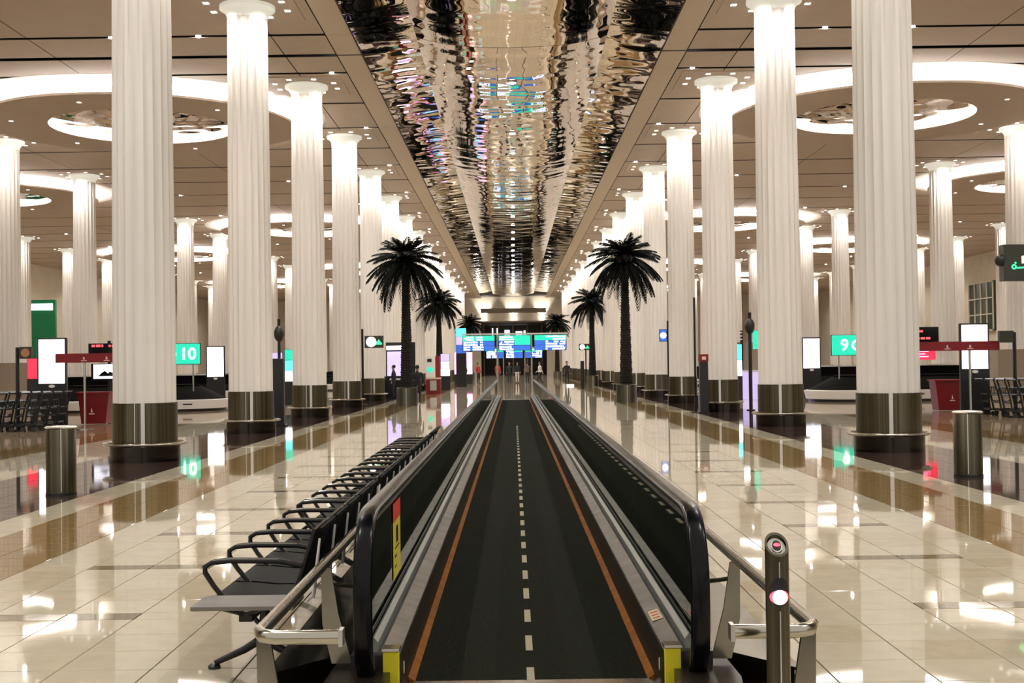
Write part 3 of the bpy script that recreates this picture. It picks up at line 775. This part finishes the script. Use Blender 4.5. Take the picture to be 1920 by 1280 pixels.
# ------------------------------------------------------------------ carousel signs
def carousel_sign(x0, x1, y, num, numx, icx, s, label):
    xm = (x0+x1)/2; t = thing('carousel_sign', label, 'sign', (xm, y, 0))
    M('sign_teal').box(x0-xm, x1-xm, -.06, .06, 1.78, 2.55).build('board', t, bevel=.03)
    M('sign_casing').box(x0-xm-.02, x1-xm+.02, .05, .12, 1.76, 2.57).build('casing', t)
    for dx in (-.5, .5): M('steel').tube([(dx, .09, 0), (dx, .09, 1.8)], .03, 8).build('post', t)
    text('number', num, .62, 'text_white', t, (numx-xm, -.066, 2.15), bold=.012)
    ring = [(icx-xm+.17*math.cos(2*PI*i/28), -.066, 2.16+.17*math.sin(2*PI*i/28)) for i in range(29)]
    M('text_white').tube(ring, .04, 6, False).build('ring_symbol', t)
carousel_sign(-13.45, -11.9, 46.5, '10', -12.33, -12.98, -1, 'turquoise baggage belt sign with white number 10 at left')
carousel_sign(12.33, 13.9, 47.5, '9', 12.8, 13.28, 1, 'turquoise baggage belt sign with white number 9 at right')

# ------------------------------------------------------------------ baggage carousels
def carousel(cx, cy, hl, label, rr=1.9):
    t = thing('baggage_carousel', label, 'baggage carousel', (cx, cy, 0))
    def ov(r, z, n=48):
        out = []
        for i in range(n):
            a = 2*PI*i/n; out.append((math.copysign(hl-rr, math.cos(a))+(r+rr-1.9)*math.cos(a), (r+rr-1.9)*math.sin(a), z))
        return out
    def loft(mt, prof, nm):
        b = M(mt); n = 48; vs = []; fs = []
        for r, z in prof: vs += ov(r, z)
        for j in range(len(prof)-1):
            for i in range(n): fs.append((j*n+i, j*n+(i+1) % n, (j+1)*n+(i+1) % n, (j+1)*n+i))
        fs.append(tuple((len(prof)-1)*n+i for i in range(n))); fs.append(tuple(range(n-1, -1, -1)))
        b.add(vs, fs); return b.build(nm, t, smooth=30)
    loft('black_plastic', [(1.80, 0), (1.80, .1)], 'kick_plinth')
    loft('carousel_white', [(1.9, .1), (1.98, .42), (1.9, .44), (1.8, .44)], 'white_casing')
    loft('carousel_rubber', [(1.82, .45), (.9, .92), (.85, .93)], 'rubber_slope')
    loft('carousel_rubber', [(.83, .90), (.83, 1.0)], 'centre_cap')
    for i in range(5): M('black_plastic').box(-hl+2+i*1.6, -hl+2.35+i*1.6, -rr-.06, -rr-.03, .26, .31).build('vent_slot', t)
carousel(-15.9, 47.5, 4.8, 'left baggage carousel, white with black rubber slope')
carousel(16.3, 48.2, 4.8, 'right baggage carousel, white with black rubber slope')
for q, y in enumerate((65.2, 82.9, 100.6, 118.3, 136.0)):
    for s in (-1, 1): carousel(s*16.3, y, 6.3, '%s baggage carousel from the front on the %s, seen in slivers between columns' % (ordinal(q+1), sname(s)), 2.6)
for s in (-1, 1):
    t = thing('conveyor_bridge', 'long black conveyor running behind the %s carousel' % sname(s), 'conveyor', (CX+s*17, 54.5, 0))
    M('carousel_rubber').box(-5, 5, -.5, .5, .9, 1.3).build('belt', t); M('bright_steel').box(-5, 5, -.56, -.5, 1.3, 1.36).build('edge', t)
    for i in range(5): M('black_metal').box(-4.8+i*2.3, -4.7+i*2.3, -.4, .4, 0, .9).build('leg', t)

# ------------------------------------------------------------------ luggage trolleys
def trolley_proto():
    t = thing('luggage_trolley', 'x', 'trolley', (0, 0, 0))
    m_ = 'trolley_metal'
    b = M(m_)
    for y in (-.27, .27): b.tube([(-.45, y, .18), (.45, y, .14), (.52, y, .2)], .022, 6)
    for i in range(5): b.tube([(-.4+i*.2, -.27, .17), (-.4+i*.2, .27, .17)], .02, 5)
    b.build('platform', t)
    b = M(m_)
    for y in (-.27, .27): b.tube([(-.42, y, .16), (-.5, y, .6), (-.62, y, 1.0)], .022, 6)
    b.tube([(-.5, -.27, .6), (-.5, .27, .6)], .02, 6); b.tube([(-.46, -.27, .4), (-.46, .27, .4)], .02, 6); b.build('back_frame', t)
    M('black_plastic').tube([(-.63, -.29, 1.02), (-.63, .29, 1.02)], .024, 8).build('push_handle', t)
    b = M(m_)
    for i in range(5): b.tube([(-.5+.02*i, -.25+.125*i, .62), (-.3, -.25+.125*i, .60), (-.28, -.25+.125*i, .8)], .014, 4)
    b.tube([(-.28, -.27, .8), (-.28, .27, .8)], .016, 5); b.tube([(-.3, -.27, .62), (-.3, .27, .62)], .016, 5); b.build('basket', t)
    for x, y in ((-.36, -.26), (-.36, .26), (.42, 0)):
        w_ = M('black_plastic'); w_.lathe([(.065, -.016), (.065, .016)], 12); o = w_.build('wheel', t); o.rotation_euler.x = PI/2; o.location = (x, y, .066)
    M('text_pale').box(-.05, .05, -.285, -.28, .25, .45).build('plate', t)
    return t
tp = trolley_proto(); first_t = True
def trolley(x, y, rz, lab, grp):
    global first_t
    o = tp if first_t else copy_tree(tp); first_t = False
    o.location = (x, y, 0); o.rotation_euler.z = rz; o['label'] = lab; o['group'] = grp
for s in (-1, 1):
    for r_ in range(3):
        for i in range(7):
            x = (-14.9+i*.3) if s < 0 else (13.7+i*.3); y = 34.3-r_*.75
            if s > 0: y += .2
            trolley(x, y, 0 if s > 0 else PI, '%s luggage trolley from the left in the %s row at %s' % (ordinal(i), ['back', 'middle', 'front'][r_], sname(s)), '%s row of nested trolleys at %s' % (['back', 'middle', 'front'][r_], sname(s)))
    t = thing('trolley_notice', 'small white notice plate with a black triangle in front of the %s trolleys' % sname(s), 'sign', (-13.8 if s < 0 else 14.15, 32.2, 0))
    M('text_pale').box(-.13, .13, -.01, .01, .25, .62).build('plate', t); M('black_plastic').prism([(-.08, .38), (.08, .38), (0, .56)], 'y', -.02, -.011).build('triangle', t)
    M('steel').tube([(0, .02, 0), (0, .02, .6)], .015, 6).build('post', t)

# ------------------------------------------------------------------ pylons, poles and small signs
def pylon(x, y, h, label, red=False, w_=.16):
    t = thing('black_pylon', label, 'pylon', (x, y, 0))
    M('black_plastic').box(-w_, w_, -.12, .12, .0, h).build('body', t, bevel=.01)
    M('black_metal').box(-w_-.06, w_+.06, -.18, .18, 0, .04).build('foot', t)
    if red: M('red_sign').box(-w_-.01, w_+.01, -.14, .14, h, h+.22).build('red_top', t); M('text_pale').box(-.06, .06, -.146, -.14, h+.05, h+.15).build('symbol', t)
pylon(-6.5, 33.9, 1.86, 'black rectangular pylon behind the second left column')
pylon(5.92, 38.3, 1.62, 'slim black pylon with a red top between right columns', True, .13)
def thin_pole(x, y, h, label, r=.035, base=True):
    t = thing('slim_post', label, 'post', (x, y, 0)); M('black_metal').tube([(0, 0, 0), (0, 0, h)], r, 8).build('post', t)
    M('black_metal').lathe([(.14, 0), (.14, .03)], 16).build('foot', t); return t
thin_pole(5.75, 38.9, 3.65, 'tall thin black post directly behind the red topped pylon')
t = thin_pole(-7.7, 40.3, 3.2, 'tall black camera post with a bulb between second and third left columns', .05)
M('black_plastic').sphere((0, 0, 2.72), .17, 14, 1.6).build('camera_bulb', t, smooth=60)
t = thin_pole(7.75, 40.2, 3.2, 'tall black camera post with a bulb left of the second right column', .06)
M('black_plastic').sphere((0, 0, 2.75), .17, 14, 1.6).build('camera_bulb', t, smooth=60); M('sign_teal').box(.1, .5, -.03, .03, 2.0, 2.6).build('teal_flag', t)
def lit_totem(x, y, z0, z1, w_, mats, label):
    t = thing('advert_totem', label, 'screen', (x, y, 0)); M('black_plastic').box(-w_/2, w_/2, -.08, .08, 0, z1).build('casing', t)
    n = len(mats)
    for i, mm in enumerate(mats): M(mm).box(-w_/2+.02, w_/2-.02, -.092, -.08, z0+(z1-z0)*i/n+.01, z0+(z1-z0)*(i+1)/n-.01).build('lit_field', t)
lit_totem(-9.35, 52.0, 1.0, 2.35, .7, ['screen_white', 'sign_cyan', 'sign_teal'], 'lit cyan and white totem between the second and third left columns')
lit_totem(9.0, 50.0, 1.0, 2.3, .6, ['screen_white', 'sign_cyan'], 'lit cyan and white totem left of the second right column')
lit_totem(-11.9, 58.0, 1.3, 2.3, 2.0, ['sign_lilac'], 'low pale lilac lit wall panel behind the left camera post')
t = thing('lilac_counter', 'bright lilac lit check desk behind the second right column', 'counter', (9.7, 52, 0))
M('sign_lilac').box(-1.1, 1.9, -.3, .3, 0, 1.15).build('lit_front', t); M('white_metal').box(-1.15, 1.95, -.35, .35, 1.15, 1.22).build('top', t); M('wall_brown').box(-1.0, 1.8, .4, .6, 1.22, 2.4).build('back_board', t)
for i in range(3): M('bright_steel').box(-1.0, .0, .0, .05, 2.5+i*.14, 2.56+i*.14).build('slat', t)
M('black_metal').box(-.05, .05, .1, .2, 1.22, 2.9).build('slat_post', t)

def pole_sign(x, y, h, sx0, sx1, sz0, sz1, label, kind):
    t = thing('pole_sign', label, 'sign', (x, y, 0))
    M('black_metal').tube([(0, 0, 0), (0, 0, h)], .05, 8).build('pole', t); M('black_metal').lathe([(.2, 0), (.2, .03)], 16).build('foot', t)
    M('sign_casing').box(sx0, sx1, -.07, .07, sz0, sz1).build('box', t)
    cx, cz, hh = (sx0+sx1)/2, (sz0+sz1)/2, (sz1-sz0)
    if kind == 'clock':
        o = M('text_white').lathe([(hh*.42, 0), (hh*.42, .02)], 24).build('white_disc', t); o.rotation_euler.x = PI/2; o.location = (sx0+hh*.55, -.07, cz)
        M('sign_green').box(cx+.02, sx1-.06, -.08, -.07, cz-.12, cz-.04).prism([(cx+.1, cz-.04), (cx+.3, cz-.04), (cx+.2, cz+.1)], 'y', -.08, -.07).build('green_symbol', t)
    if kind == 'amber':
        o = M('amber_dim').lathe([(hh*.36, 0), (hh*.36, .02)], 24).build('amber_disc', t); o.rotation_euler.x = PI/2; o.location = (cx, -.07, cz)
    if kind == 'blue':
        M('sign_blue').box(sx0+.02, sx1-.02, -.08, -.07, sz0+.02, sz1-.02).build('blue_face', t)
        o = M('text_white').lathe([(hh*.25, 0), (hh*.25, .02)], 18).build('white_symbol', t); o.rotation_euler.x = PI/2; o.location = (cx, -.08, cz)
pole_sign(-6.28, 51.0, 3.15, .1, .88, 2.36, 2.86, 'bracket sign with white disc and green symbol on a pole by the fifth left column', 'clock')
pole_sign(-13.35, 33.0, 2.25, .08, .40, 1.94, 2.26, 'small black sign with a dim amber disc on a post at the far left edge', 'amber')
pole_sign(13.55, 33.2, 2.3, -.42, -.04, 2.02, 2.34, 'small blank black sign on a post at the far right', 'plain')
pole_sign(6.35, 50.3, 3.3, -.36, -.06, 2.45, 2.95, 'blue symbol sign on a thin pole by the fourth right column', 'blue')
pole_sign(5.3, 90, 2.9, -.5, .35, 2.55, 3.0, 'tiny dark hanging sign by the second right palm', 'clock')
# small black bollards
for x, y in ((4.25, 76.0),):
    tag(M('black_plastic').lathe([(.12, 0), (.12, 1.7), (.08, 1.74)], 16, c=(x, y)).build('bollard'), 'slim black bollard left of the second right palm planter', 'bollard')

# hanging exit sign at right
t = thing('exit_sign', 'black hanging exit sign with green Arabic lettering at the right edge', 'sign', (8.68, 20.3, -.07))
M('sign_casing').box(-.58, .75, -.11, .11, 2.96, 3.56).build('box', t, bevel=.01)
M('black_plastic').sphere((-.60, -.02, 3.30), .10, 18).build('camera_dome', t, smooth=60)
for x in (0.05, .5): M('black_metal').tube([(x+.3, 0, 3.56), (x+.3, 0, ZC)], .015, 8).build('suspension_rod', t)
b = M('sign_green')
b.tube([(-.29+.032*math.cos(a), -.118, 3.185+.032*math.sin(a)) for a in [2*PI*i/12 for i in range(13)]], .013, 6, False)
b.tube([(-.27, -.118, 3.17), (-.2, -.118, 3.17), (-.08, -.118, 3.175), (-.03, -.118, 3.21), (0, -.118, 3.17), (.1, -.118, 3.17), (.14, -.118, 3.23), (.2, -.118, 3.17), (.4, -.118, 3.17), (.45, -.118, 3.30)], .014, 6)
b.sphere((-.265, -.118, 3.25), .018, 8); b.sphere((.0, -.118, 3.28), .016, 8); b.build('green_lettering', t).location.x = -.13
M('sign_yellow').prism([(-.17, 3.24), (-.08, 3.24), (-.05, 3.34), (-.10, 3.38), (-.17, 3.36)], 'y', -.12, -.11).build('pictogram', t).location.x = -.12

# ------------------------------------------------------------------ kiosks behind the left palm
t = thing('lit_kiosk', 'kiosk with white lit header and lilac curtains behind the left palm', 'kiosk', (-5.75, 60, 0))
M('black_metal').box(-.55, .9, .5, .6, 0, 2.75).build('back_frame', t)
for i in range(9): M('sign_lilac').lathe([(.065, 1.1), (.065, 2.3)], 10, c=(-.42+i*.13, .44)).build('curtain_fold', t)
M('screen_white').box(-.5, .35, .30, .48, 2.38, 2.58).build('header', t)
M('black_metal').box(-.55, .9, -.3, .4, 0, .9).build('counter', t); M('white_metal').box(-.3, .5, -.25, .3, .9, .98).build('papers', t)
t = thing('red_kiosk', 'white and red vending kiosk with turquoise circle behind the left palm', 'kiosk', (-4.45, 68, 0))
M('carousel_white').box(-.4, .12, -.25, .25, .92, 2.1).build('cabinet', t); M('red_sign').box(.13, .36, -.25, .25, .92, 2.1).build('red_side', t)
M('shop_beige').box(-.42, .42, -.3, .3, .82, .92).build('ledge', t); M('red_box').box(-.40, .40, -.28, .28, 0, .82).build('plinth', t)
M('bright_steel').box(-.18, .18, -.31, -.29, .2, .75).build('steel_door', t)
o = M('sign_teal').lathe([(.15, 0), (.15, .02)], 18).build('teal_disc', t); o.rotation_euler.x = PI/2; o.location = (-.16, -.25, 1.35)
M('black_plastic').box(-.32, -.08, -.28, -.25, 1.78, 1.95).build('slot', t)
lit_totem(-4.35, 78, .9, 2.3, .6, ['screen_white', 'sign_pink', 'sign_lilac'], 'pink and white lit advert totem behind the second left palm')
lit_totem(-3.75, 88, 2.4, 4.2, .75, ['sign_blue', 'sign_lilac', 'sign_cyan'], 'tall blue and cyan lit totem left of the sign gantry')
lit_totem(-4.1, 100, .8, 2.6, 1.5, ['sign_pink'], 'pale pink glowing wall light far behind the left kiosks')
# red back wall adverts at the sides
lit_totem(-15.0, 38.5, 1.35, 2.0, .5, ['screen_red'], 'red lit poster peeking out left of the big left totem')
lit_totem(14.4, 38.5, 1.5, 2.2, .5, ['screen_red'], 'red lit poster peeking out right of the big right totem')
# low dark service cabinets behind carousels
for s, x, y, wd, lab in ((-1, -17.9, 44.0, 1.8, 'drab green service cabinet behind the left trolleys'), (1, 18.1, 44.0, 1.8, 'drab green service cabinet behind the right trolleys'),
                         ):
    t = thing('service_cabinet', lab, 'cabinet', (x, y, 0)); M('wall_brown').box(-wd/2, wd/2, -.4, .4, .0, 1.9).build('body', t); M('bright_steel').box(-wd/2, wd/2, -.45, -.4, .85, .9).build('rail', t)
# green backlit shop front on the far left
t = thing('green_shopfront', 'green backlit shop front with white lamp band at far left', 'shop', (-36.0, 94, 0))
M('green_backlit').box(-1.1, .9, 0, .3, 0, 7.0).build('green_wall', t); M('screen_white').box(-.9, .7, -.1, .0, 6.2, 6.7).build('lamp_band', t)
for i in range(3): M('bright_steel').box(-.5+i*.5, -.46+i*.5, -.08, -.02, 1, 4).build('glazing_bar', t)

# ------------------------------------------------------------------ people
def person(x, y, rz, label, top, legs, pose='stand', h=1.72, hairc='hair'):
    t = thing('person', label, 'person', (x, y, 0), rz, None); k = h/1.72
    if pose == 'stand': J = dict(pel=(0, 0, .95), ch=(0, 0, 1.25), nk=(0, -.01, 1.47), hd=(0, -.03, 1.62), hp=(.1, 0, .9), kn=(.1, -.03, .5), an=(.1, .02, .08), to=(.1, -.16, .03), sh=(.19, 0, 1.4), el=(.25, .02, 1.12), wr=(.24, -.08, .88), ha=(.24, -.1, .78))
    J2 = {k_: (-v[0], v[1], v[2]) for k_, v in J.items()}
    if pose == 'stand' and label.find('walking') >= 0:
        J['kn'] = (.1, -.2, .52); J['an'] = (.1, -.28, .1); J['to'] = (.1, -.44, .07); J2['kn'] = (-.1, .05, .5); J2['an'] = (-.1, .3, .12); J2['to'] = (-.1, .2, .03)
        J['wr'] = (.24, .15, .9); J['ha'] = (.24, .2, .82); J2['wr'] = (-.22, -.2, .95); J2['ha'] = (-.22, -.28, .9)
    names = []; vs = []; rad = []
    def V(n_, p, r_): names.append(n_); vs.append(Vector(p)*k); rad.append(r_*k)
    V('pel', J['pel'], .13); V('ch', J['ch'], .15); V('nk', J['nk'], .055); V('hd', J['hd'], .092); V('crown', (J['hd'][0], J['hd'][1], J['hd'][2]+.07), .08)
    for s_, JJ in (('r', J), ('l', J2)):
        V('hp'+s_, JJ['hp'], .095); V('kn'+s_, JJ['kn'], .062); V('an'+s_, JJ['an'], .042); V('to'+s_, JJ['to'], .035)
        V('sh'+s_, JJ['sh'], .06); V('el'+s_, JJ['el'], .042); V('wr'+s_, JJ['wr'], .03); V('ha'+s_, JJ['ha'], .034)
    E_ = [('pel', 'ch'), ('ch', 'nk'), ('nk', 'hd'), ('hd', 'crown')]
    for s_ in 'rl': E_ += [('pel', 'hp'+s_), ('hp'+s_, 'kn'+s_), ('kn'+s_, 'an'+s_), ('an'+s_, 'to'+s_), ('ch', 'sh'+s_), ('sh'+s_, 'el'+s_), ('el'+s_, 'wr'+s_), ('wr'+s_, 'ha'+s_)]
    me = D.meshes.new('body'); me.from_pydata(vs, [(names.index(a), names.index(b_)) for a, b_ in E_], [])
    o = D.objects.new('tmp', me); C.objects.link(o); o.modifiers.new('s', 'SKIN'); sd = me.skin_vertices[0].data
    for i, r_ in enumerate(rad): sd[i].radius = (r_, r_)
    sd[0].use_root = True; sub = o.modifiers.new('u', 'SUBSURF'); sub.levels = 1
    dg = bpy.context.evaluated_depsgraph_get(); me2 = D.meshes.new_from_object(o.evaluated_get(dg)); D.objects.remove(o)
    me2.name = 'body'
    for mn in ('skin', top, legs, 'black_plastic'): me2.materials.append(MT[mn])
    for f in me2.polygons:
        z = f.center.z/k; ax = abs(f.center.x/k)
        f.material_index = 0 if z > 1.47 or (ax > .17 and z < .9) else 1 if z > .93 else 3 if z < .1 else 2
        f.use_smooth = True
    link('body', me2, t)
    b = M(hairc); b.sphere((0, .01*k, 1.66*k), .098*k, 12, 1.0); b.build('hair', t, smooth=60)
    return t
person(-.35, 98, 0, 'dark-clothed person standing in the middle beyond the walkway end, left of the others', 'cloth_dark', 'cloth_dark')
person(.28, 101, .4, 'person in dark jacket and light trousers beyond the walkway end', 'cloth_dark', 'cloth_white')
person(1.05, 96, PI, 'person in brown top seen from behind beyond the walkway end', 'cloth_brown', 'cloth_dark')
person(1.95, 92, -1.2, 'person in white top walking at the right of the sign post', 'cloth_white', 'cloth_dark')
person(-1.35, 104, .5, 'person in red top standing left of the sign post', 'cloth_red', 'cloth_brown')
person(-2.9, 100, .9, 'person in red top near the dark doorway on the left', 'cloth_red', 'cloth_dark')
person(3.9, 90, .2, 'dark-clothed person far down on the right near the wall of columns', 'cloth_dark', 'cloth_dark')
person(-3.75, 92, -.3, 'dark-clothed person far down on the left near the pink lights', 'cloth_dark', 'cloth_dark')
person(-5.8, 59.25, -1.6, 'person with dark hair at the lilac curtain kiosk', 'cloth_dark', 'cloth_dark', h=1.62)
person(-4.05, 51.5, PI, 'person in a dark coat standing behind the left palm planter', 'cloth_dark', 'cloth_dark', h=1.60)
# distant bag trolley and white floor box
t = thing('floor_box', 'small white lit box on the floor far right', 'box', (3.95, 86, 0)); M('screen_pic').box(-.25, .25, -.1, .1, 0, .12).build('body', t)
